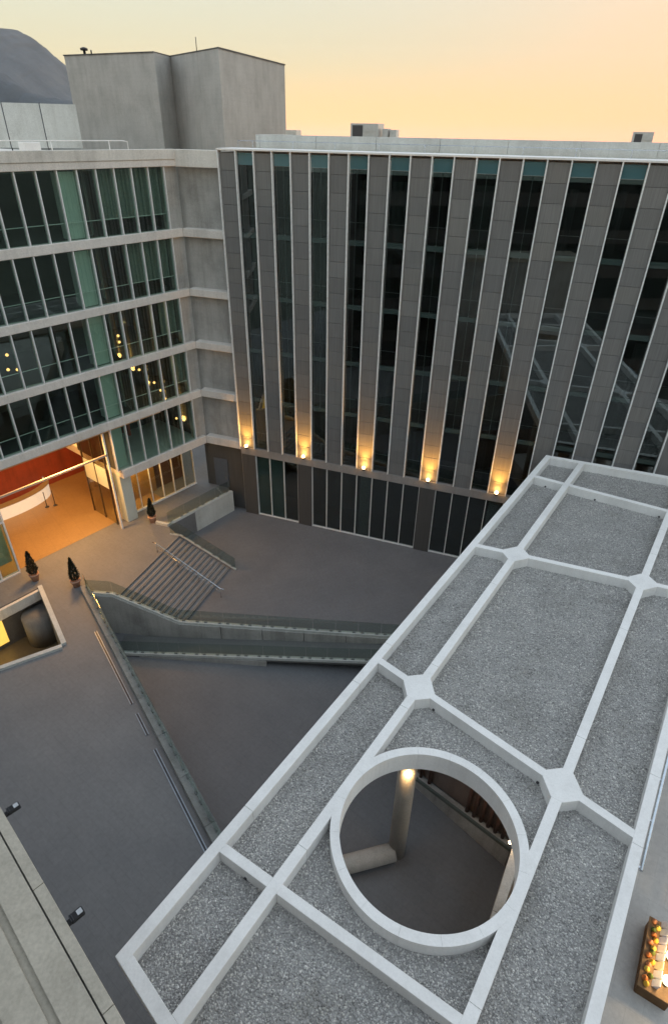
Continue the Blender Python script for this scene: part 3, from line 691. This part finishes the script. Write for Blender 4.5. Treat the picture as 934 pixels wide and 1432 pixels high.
# plaza edge wall
kw_ = thing('plaza_edge_wall', 'long grey concrete kerb wall dropping to the lower courtyard beside the plaza', 'wall', (-11.5, 23.3, ZL))
for j in range(12):
    a_, b_ = K0+KD*(j*3), K0+KD*(j*3+2.985); wallseg('wall_panel', a_, b_, .5, ZL, ZP+.42, concrete('kerb_concrete', (.30, .305, .30), stain=.3), kw_, side=1, bev=.012)
NKd = Vector((-KD.y, KD.x))  # towards the lower court
bl = balustrade('glass_balustrade', [(*(K0+NKd*.36), ZP+.42), (*(K0+NKd*.36+KD*26), ZP+.42)], 'glass balustrade on the long kerb wall between plaza and lower courtyard', kerb=None)
for s0, s1, lab in ((4.7, 11.8, 'upper long steel drain channel beside the kerb wall'), (12.6, 14.3, 'short steel drain channel, middle of three'), (15.4, 27, 'lower long steel drain channel running under the gravel roof')):
    t = thing('drain_channel', lab, 'drain', (*(K0+KD*s0), ZP), 'steel drain channels')
    for off in (.28, .42): wallseg('channel_rim', K0+KD*s0-NKd*off, K0+KD*s1-NKd*off, .05, ZP+.001, ZP+.05, plain('galvanised_steel', (.34, .38, .44), rough=.45, metal=.3), t)
    wallseg('channel_base', K0+KD*s0-NKd*.35, K0+KD*s1-NKd*.35, .09, ZP+.001, ZP+.012, DARKM, t)
# stair wall with stepped-down top
sw = thing('stair_wall', 'grey concrete side wall of the stair, sloping down from the plaza', 'wall', (-12, 31.5, ZL))
SWP = [(-17.35, 31.95), (-15.5, 31.82), (-10.9, 31.25), (13, 29.55)]; SWZ = [2.12, 2.12, .12, .12]
for j in range(3):
    n_ = (1, 1, 8)[j]
    for q in range(n_):
        f0, f1 = q/n_, (q+1)/n_
        a_, b_ = lerp(SWP[j], SWP[j+1], f0), lerp(SWP[j], SWP[j+1], f1-.002); za, zb = SWZ[j]+(SWZ[j+1]-SWZ[j])*f0, SWZ[j]+(SWZ[j+1]-SWZ[j])*f1
        wallseg('wall_panel', a_, b_, .34, ZL, (za, zb), CONC_WALL, sw)
balustrade('glass_balustrade', [(*SWP[0], 2.12), (*SWP[1], 2.12), (*SWP[2], .12), (*SWP[3], .12)], 'glass balustrade on white kerb along stair and middle courtyard edge')
# ramp
rx0, rx1 = -15.2, 11.5
def rampz(x): return ZL+.03+(x-rx0)/(rx1-rx0)*1.37
def rline(x, off): return (x, 31.35-(x+11.05)*.0695-.2-off)
rmp = thing('ramp', 'narrow concrete ramp rising to the right from the lower courtyard', 'ramp', (-2, 30, ZL))
prism('ramp_slab', [rline(rx0, 1.95), rline(rx1, 1.95), rline(rx1, .02), rline(rx0, .02)], [ZL-.02, -.33, -.33, ZL-.02], [rampz(rx0), rampz(rx1), rampz(rx1), rampz(rx0)], paving('ramp_paving', (.13, .135, .13), (.6, .6), R(4)), rmp)
prism('ramp_base', [rline(-13.5, 2.0), rline(-4.5, 2.0), rline(-4.5, .3), rline(-13.5, .3)], ZL-.05, [rampz(-13.5)-.06, rampz(-4.5)-.06, rampz(-4.5)-.06, rampz(-13.5)-.06], CONC_WALL, rmp)
balustrade('glass_balustrade', [(*rline(-15.0, 1.85), rampz(-15.0)), (*rline(rx1, 1.85), rampz(rx1))], 'glass balustrade on white kerb along the low ramp, in front of the stair wall', pane=1.5)
# stair
TL, TR, BL, BR = Vector((-15.15, 31.98)), Vector((-12.6, 39.3)), Vector((-10.15, 31.45)), Vector((-8.0, 37.5))
st = thing('stair', 'wide grey stair of thirteen steps leading down from the plaza to the middle courtyard', 'stair', (-11.5, 35, ZM))
NSTEP = 13; STM = concrete('step_concrete', (.26, .258, .26), stain=.15, streak=False)
NOS = concrete('nosing_strip', (.14, .138, .138), stain=.1, streak=False)
for i in range(NSTEP):
    f0, f1 = i/NSTEP, (i+1)/NSTEP; z = ZP-(i+1)*ZP/NSTEP
    if i == NSTEP-1: continue
    q = [TL.lerp(BL, f0), TL.lerp(BL, f1), TR.lerp(BR, f1), TR.lerp(BR, f0)]
    s_ = prism('step', tp(q), max(0, z-.32), z, STM, st, bev=.012); ROOT[s_.name] = s_.location + ROOT[st.name]
    e1 = [TL.lerp(BL, f1-.026), TL.lerp(BL, f1-.008), TR.lerp(BR, f1-.008), TR.lerp(BR, f1-.026)]
    prism('nosing', tp(e1), z-.01, z+.004, NOS, s_)
hr = thing('stair_handrail', 'thin steel handrail running down the middle of the stair', 'handrail', (-13.8, 37.0, ZP))
ha, hb = Vector((-13.75, 37.1, 2.9)), Vector((-8.45, 34.2, .9))
tube('rail', [ha-Vector((.3, -.1, .0)), ha, hb, hb+Vector((.3, -.1, 0))], .035, STEEL, hr, 8)
tube('rail', [ha-Vector((0, 0, .35)), hb-Vector((0, 0, .35))], .02, STEEL, hr, 6)
for f_ in (0, .33, .66, 1): c = ha.lerp(hb, f_); tube('post', [c-Vector((0, 0, .95)), c], .028, STEEL, hr, 6)
balustrade('glass_balustrade', [(-13.35, 39.6, 2.0), (-12.45, 39.42, 2.0), (-7.85, 37.6, .0)], 'glass balustrade along the far side of the stair', kerb=(.16, .12))
# white terrace wall
tw = thing('terrace_wall', 'white rendered retaining wall below the terrace in the far court corner', 'wall', (-11.5, 43.6, ZM))
wallseg('wall', (-9.3, 46.5), (-13.8, 40.75), .25, ZM, ZP+.1, WHITEWALL, tw, side=-1)
wallseg('wall', (-13.8, 40.75), (-14.9, 41.15), .22, ZP, ZP+.24, WHITEWALL, tw)
balustrade('glass_balustrade', [(-9.55, 46.45, ZP+.1), (-13.85, 40.95, ZP+.1)], 'glass balustrade on the white terrace wall in the far corner', kerb=(.2, .08))

# east side of the lower court: retaining wall, louvred wall, parapet
ew = thing('louvred_wall', 'reddish louvred wall above a low concrete base, seen through the round opening', 'wall', (7, 17.5, ZL))
EA, EB = Vector((2.4, 22.45)), Vector((9.0, 15.62)); ED = (EB-EA).normalized(); EN = Vector((-ED.y, ED.x))
EN = EN if EN.y > 0 else -EN
wallseg('base_wall', EA, EB, .5, ZL, (-1.3, .0), CONC_WALL, ew, side=1)
LOUV = concrete('red_brown_panel', (.21, .155, .135), stain=.25)
BARM = concrete('red_brown_bar', (.12, .065, .05), stain=.2)
wallseg('ledge_kerb', EA+EN*.06, EB+EN*.06, .12, (-1.3, .0), (-1.1, .2), plain('dark_green_metal', (.10, .12, .11)), ew)
wallseg('panel_wall', EA+EN*.62, EB+EN*.62, .12, (-1.3, .0), 3.4, LOUV, ew)
TT = (EB-EA).length
for s in [6.7+.43*j for j in range(6)] + [3.6, 4.2]:
    c = EA+ED*s+EN*.42; tube('bar', [(*c, -1.3+1.3*s/TT), (*c, 3.3)], .10, BARM, ew, 10)
pw = thing('terrace_parapet', 'stained pale parapet wall seen at the right side inside the round opening', 'wall', (8, 13.5, ZT))
for j in range(4):
    A_, B_ = Vector((8.95, 15.4)), Vector((2.4, 3.6)); wallseg('parapet_panel', A_.lerp(B_, j/4), A_.lerp(B_, (j+1)/4-.002), .4, ZL, ZT+.5, CONC, pw, side=1)
p = Vector((8.75, 15.35, ZT+.62)); t = thing('parapet_lamp', 'tiny glowing lamp where parapet and louvred wall meet', 'lamp', p)
lathe('base', [(.09, -.12), (.09, -.02)], p, DARKM, t, 10); lathe('bulb', [(.02, -.02), (.08, .02), (.09, .08), (.02, .14)], p, emit('small_glow', (1, .75, .45), 2), t, 10)
point_light('lamp_light', p+Vector((0, 0, .1)), 4, (1, .65, .3), .08, parent=t)

# light well in the plaza
lw = thing('light_well', 'sunken light well with white kerb and golden lit window at the left edge', 'light well', (-22, 27, ZL))
KW = WHITEWALL
wallseg('kerb', WELL[0], WELL[1], .3, ZP-.6, ZP+.18, KW, lw, side=1); wallseg('kerb', WELL[1], WELL[2], .3, ZP-.6, ZP+.18, KW, lw, side=1)
prism('well_floor', WELL, ZL-.02, ZL+.02, plain('well_floor', (.12, .09, .05), rough=.4), lw)
wallseg('back_wall', WELL[0], WELL[3], .2, ZL, ZP-.02, CONC_WALL, lw, side=-1)
wallseg('fascia', Vector(WELL[0])+Vector((.1, -.08)), Vector(WELL[3])+Vector((.1, -.08)), .25, ZP-.75, ZP+.02, CONC, lw, side=1)
wallseg('lit_window', lerp(WELL[0], WELL[3], .32), lerp(WELL[0], WELL[3], .9), .05, -1.0, 1.1, emit('lit_window', (1, .62, .12), .13), lw, side=1)
lathe('round_wall', [(1.1, 0), (1.1, 2.3)], (-20.85, 31.1, ZL), concrete('dark_concrete', (.20, .19, .175), stain=.2), lw, 32)  # drum in one even, darker concrete
o = point_light('well_light', (-23.0, 28.0, 1.2), 10, (1, .6, .15), .3, parent=lw)
balustrade('glass_balustrade', [(-24.9, 22.6, ZL), (-20.0, 25.6+1.2, ZL)], 'low glass screen inside the sunken light well', kerb=None, h=1.2)

# ------------------------------------------------------------------ potted conifers
LEAF = leafmat('conifer_leaf', (.018, .026, .016)); TERRA = plain('terracotta', (.50, .30, .22), rough=.75)
BARK = plain('bark', (.06, .045, .03), rough=.9)
def conifer(x, y, z, h, r, lab, seed):
    g = np.random.default_rng(seed); t = thing('potted_conifer', lab, 'potted plant', (x, y, z), 'potted conifers on the plaza')
    ph_ = .62
    lathe('pot', [(.22, 0), (.34, .5), (.37, .52), (.37, ph_), (.31, ph_), (.29, .55)], (x, y, z), TERRA, t, 18)
    tube('trunk', [(x, y, z+.5), (x, y, z+ph_+h*.8)], .04, BARK, t, 6, radii=[.05, .015])
    V = []; F = []
    for i in range(1300):
        f = g.random()**1.2; zz = z+ph_+.05+f*h; rad = r*(min(1, .55+f*3.0))*(1-f)**.75*g.uniform(.55, 1.08); a = g.uniform(0, 6.283)
        c = Vector((x+rad*math.cos(a), y+rad*math.sin(a), zz)); u = Vector((math.cos(a)*.5+g.normal()*.35, math.sin(a)*.5+g.normal()*.35, .8+g.normal()*.3)).normalized()
        v = u.cross(Vector(g.normal(size=3))).normalized(); l = g.uniform(.07, .15); w_ = l*.3; k = len(V)
        V += [tuple(c-u*l*.4), tuple(c+v*w_), tuple(c+u*l), tuple(c-v*w_)]; F.append((k, k+1, k+2, k+3))
    o = raw('crown', V, F, LEAF, t)
conifer(-21.75, 33.5, ZP, 1.9, .42, 'tall dark conifer in a pot beside the light well', 1)
conifer(-18.5, 32.9, ZP, 1.85, .40, 'tall dark conifer in a pot at the start of the long kerb wall', 2)
conifer(-15.25, 41.35, ZP, 1.6, .36, 'dark conifer in a pot beside the white terrace wall', 3)

# ------------------------------------------------------------------ market stand on the terrace
ms = thing('display_stand', 'long wooden display stand with cards and glowing lamps at the right edge', 'stand', (13.3, 10.9, ZT))
A_ = Vector((12.55, 9.75)); D_ = Vector((1.55, 2.42)).normalized(); Nn = Vector((D_.y, -D_.x))
FM = Frame(A_.x, A_.y, math.atan2(D_.y, D_.x)); WOOD = concrete('brown_wood', (.22, .12, .05), stain=.35)
LM = 2.85
box(FM, 'counter_body', WOOD, ms, (0, LM), (-1.15, 0), (ZT, ZT+.72), .02)
for i in range(8): box(FM, 'front_board', WOOD, ms, (.02+i*LM/8, (i+1)*LM/8-.02), (0, .035), (ZT+.04, ZT+.7))
box(FM, 'counter_top', concrete('oiled_top', (.32, .19, .09), stain=.3), ms, (-.06, LM+.06), (-1.2, .07), (ZT+.72, ZT+.78), .01)
cc = [(.75, .78, .86), (.86, .86, .9), (.82, .74, .5), (.8, .8, .86), (.86, .82, .8), (.7, .72, .86)]
gc = [(.75, .45, .05), (.55, .18, .05), (.12, .16, .03), (.8, .6, .1), (.6, .25, .12)]
zt = ZT+.78
for i in range(8):
    x = .2+i*.355
    m = plain('card_%d' % (i % 6), cc[i % 6], rough=.6)
    V = [FM.pt(x, -.62, zt), FM.pt(x+.28, -.62, zt), FM.pt(x+.28, -.40, zt+.01), FM.pt(x, -.40, zt+.01), FM.pt(x, -.66, zt+.3), FM.pt(x+.28, -.66, zt+.3), FM.pt(x+.28, -.64, zt+.31), FM.pt(x, -.64, zt+.31)]
    c = thing('price_card', ['blank pale card on the display stand, number %s from the near end' % w_ for w_ in ('one', 'two', 'three', 'four', 'five', 'six', 'seven', 'eight')][i], 'card', FM.pt(x+.14, -.55, zt), 'cards on the display stand')
    raw('board', [tuple(q) for q in V], [(0, 1, 2, 3), (4, 5, 6, 7), (0, 1, 5, 4), (2, 3, 7, 6), (1, 2, 6, 5), (3, 0, 4, 7)], m, c)
for i in range(15):
    x = .12+i*.185; y = -.2+.1*math.sin(i*2.3); p = FM.pt(x, y, zt); m = plain('goods_%d' % (i % 5), gc[i % 5], rough=.5)
    lathe_o = lathe('ornament', [(.05, 0), (.10, .05), (.11, .14), (.05, .22), (.015, .27)], p, m, None, 10)
    ORD = 'first second third fourth fifth sixth seventh eighth ninth tenth eleventh twelfth thirteenth fourteenth fifteenth'.split()
    tag(lathe_o, 'small %s ornament, %s from the near end of the display stand' % (('amber', 'rust red', 'green', 'yellow', 'reddish')[i % 5], ORD[i]), 'ornament', 'ornaments on the display stand')
for i, (x, lab) in enumerate(((.55, 'bright lamp at the near end of the display stand'), (1.55, 'bright lamp in the middle of the display stand'))):
    p = FM.pt(x, -.85, zt); t = thing('table_lamp', lab, 'lamp', p, 'lamps on the display stand')
    lathe('lamp_base', [(.1, 0), (.1, .02), (.03, .04), (.03, .25)], p, BRONZE, t, 12)
    lathe('shade', [(.05, .25), (.17, .30), (.19, .42), (.12, .55), (.02, .58)], p, emit('stand_glow', (1, .78, .45), 1.2), t, 14)
    point_light('lamp_light', p+Vector((0, 0, .75)), 9, (1, .68, .32), .12, parent=t)

# ------------------------------------------------------------------ the near roof at the lower left, its floodlights, and an unseen tower added to darken the facade reflections
ZN = 17.5; ND = Vector((.724, -.690)).normalized(); NNn = Vector((.690, .724)).normalized()
nb = thing('near_building', 'pale weathered concrete roof edge in the lower left corner', 'building', (-8, 4, ZL))
def nbp(s, c): return ND*s + NNn*c
def nslab(name, c0, c1, z0, z1, s0=-13.5, s1=3.0, bev=.01, mat=CONC_NEAR): return prism(name, tp([nbp(s0, c0), nbp(s1, c0), nbp(s1, c1), nbp(s0, c1)]), z0, z1, mat, nb, bev=bev)
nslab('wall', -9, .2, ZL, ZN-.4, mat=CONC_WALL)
for j in range(6): nslab('coping', .12, .33, ZN-.45, ZN, s0=-13.5+2.75*j, s1=-13.5+2.75*(j+1)-.012)
nslab('roof_band', -.42, .095, ZN-.45, ZN-.012); nslab('roof_band', -1.1, -.56, ZN-.45, ZN-.03); nslab('roof_deck', -9, -.4, ZN-.6, ZN-.16); nslab('roof_band', -3.2, -1.2, ZN-.45, ZN-.05)
for s_, lab in ((-10.0, 'black floodlight on the near roof edge, at the left picture edge'), (-7.02, 'black floodlight on the near roof edge, lower of the two')):
    c = nbp(s_, .33); t = thing('floodlight', lab, 'floodlight', (*c, ZN-.1), 'floodlights on the near roof edge')
    fr = Frame(c.x, c.y, math.atan2(ND.y, ND.x))
    FLD = plain('flood_black', (.012, .012, .014), rough=.75)
    box(fr, 'arm', FLD, t, (-.05, .05), (0, .16), (ZN-.12, ZN-.06)); b_ = box(fr, 'housing', FLD, t, (-.085, .085), (.06, .32), (ZN-.1, ZN+.0), .02)
    mesh_obj('lens', box_mesh(.10, .10, .012, plain('lens_glass', (.45, .46, .48), rough=.2)), None, b_, (0, .06, .052)); mesh_obj('fin', box_mesh(.14, .012, .03, DARKM), DARKM, b_, (0, -.08, .06)); mesh_obj('fin', box_mesh(.14, .012, .03, DARKM), DARKM, b_, (0, -.12, .06))
tb = thing('added_backdrop_tower', 'unseen tower added behind the viewpoint to darken the facade glass reflections', 'building', (0, -14, ZL))
def tslab(name, s0, s1, c0, c1, z0, z1, mat): return prism(name, tp([nbp(s0, c0), nbp(s1, c0), nbp(s1, c1), nbp(s0, c1)]), z0, z1, mat, tb)
tslab('wall', -26, 40, -22, -6, ZL, 28, concrete('backdrop_cladding', (.10, .10, .10)))  # added out of view, kept dark so the facade glass mirrors a dark mass
for z in range(1, 7):
    tslab('backdrop_window', -25, 39, -6.0, -5.95, z*4.2-1.2, z*4.2+1.4, GL_S)

# ------------------------------------------------------------------ mountain
def mountain(name, prof, y, depth, mat, lab, seed):
    g = np.random.default_rng(seed); xs = np.array([p[0] for p in prof], float); hs_ = np.array([p[1] for p in prof], float)
    nx, ny = 420, 28; X = np.linspace(xs[0], xs[-1], nx); H = np.interp(X, xs, hs_)
    for k, am in ((.011, .018), (.027, .024), (.061, .022), (.13, .014), (.29, .008)): H = H*(1+am*np.sin(X*k+seed*k*900)*np.sin(X*k*.37+seed))
    V = []; F = []
    for j in range(ny):
        f = j/(ny-1); prof_y = math.sin(min(1, f*1.7)*math.pi/2)**1.2 if f < .6 else math.cos((f-.6)/.4*math.pi/2)**.8*1
        for i in range(nx):
            nz = sum(math.sin(X[i]*k/160+seed*k+j*.7*k)*.025/k**.7 for k in (1, 2, 4, 7))
            V.append((X[i]*(1+.0*f), y+depth*f, -2+H[i]*prof_y*(1+nz*(1-prof_y*.6))))
    for j in range(ny-1):
        for i in range(nx-1): F.append((j*nx+i, j*nx+i+1, (j+1)*nx+i+1, (j+1)*nx+i))
    return tag(raw(name, V, F, mat, None, True), lab, kind='structure')
MT, t_, b_ = nodes_of('hazed_forest_slope')
n1 = N(t_, 'ShaderNodeTexNoise', Scale=.006, Detail=8, Roughness=.65); t_.links.new(wcoords(t_), n1.inputs[0])
t_.links.new(ramp(t_, n1.outputs[0], [(.3, (.055, .07, .085)), (.5, (.10, .115, .135)), (.7, (.17, .175, .18))]).outputs[0], b_.inputs['Base Color']); b_.inputs['Roughness'].default_value = .95  # forest tones with the blue-grey of distance haze mixed into the colour
bp = N(t_, 'ShaderNodeBump', Strength=.8, Distance=25); t_.links.new(n1.outputs[0], bp.inputs['Height']); t_.links.new(bp.outputs[0], b_.inputs['Normal'])
mountain('mountain', [(-2600, 420), (-2100, 300), (-1800, 380), (-1500, 362), (-1397, 350), (-1317, 341), (-1276, 337), (-1238, 325), (-1202, 304), (-1180, 282), (-1135, 238), (-1100, 205), (-1065, 171), (-980, 110), (-850, 60), (-650, 20), (-500, 1)], 2015, 1500, MT, 'large grey mountain rising at the left edge behind the tower', 3)
mountain('hill', [(-1600, 190), (-1100, 150), (-900, 138), (-794, 134), (-765, 118), (-736, 102), (-688, 91), (-648, 82), (-560, 60), (-420, 20), (-330, 1)], 1523, 300, MT, 'lower darker ridge in front of the mountain at the left edge', 5)

# ------------------------------------------------------------------ air
hz, ht, hb_ = bpy.data.materials.new('haze_air'), None, None
hz.use_nodes = True; ht = hz.node_tree; ht.nodes.remove(ht.nodes['Principled BSDF'])
hv = ht.nodes.new('ShaderNodeVolumePrincipled'); hv.inputs['Density'].default_value = 0.00007; hv.inputs['Color'].default_value = (.93, .96, 1, 1); hv.inputs['Anisotropy'].default_value = .2
ht.links.new(hv.outputs[0], ht.nodes['Material Output'].inputs['Volume'])
X0, X1, Y0, Y1, Z0, Z1 = -3500, 3500, -1900, 4700, -2.7, 470
o = raw('haze', [(x, y, z) for x in (X0, X1) for y in (Y0, Y1) for z in (Z0, Z1)], [(0, 1, 3, 2), (4, 6, 7, 5), (0, 4, 5, 1), (2, 3, 7, 6), (0, 2, 6, 4), (1, 5, 7, 3)], hz)
tag(o, 'thin pale evening haze over the whole scene', kind='stuff')
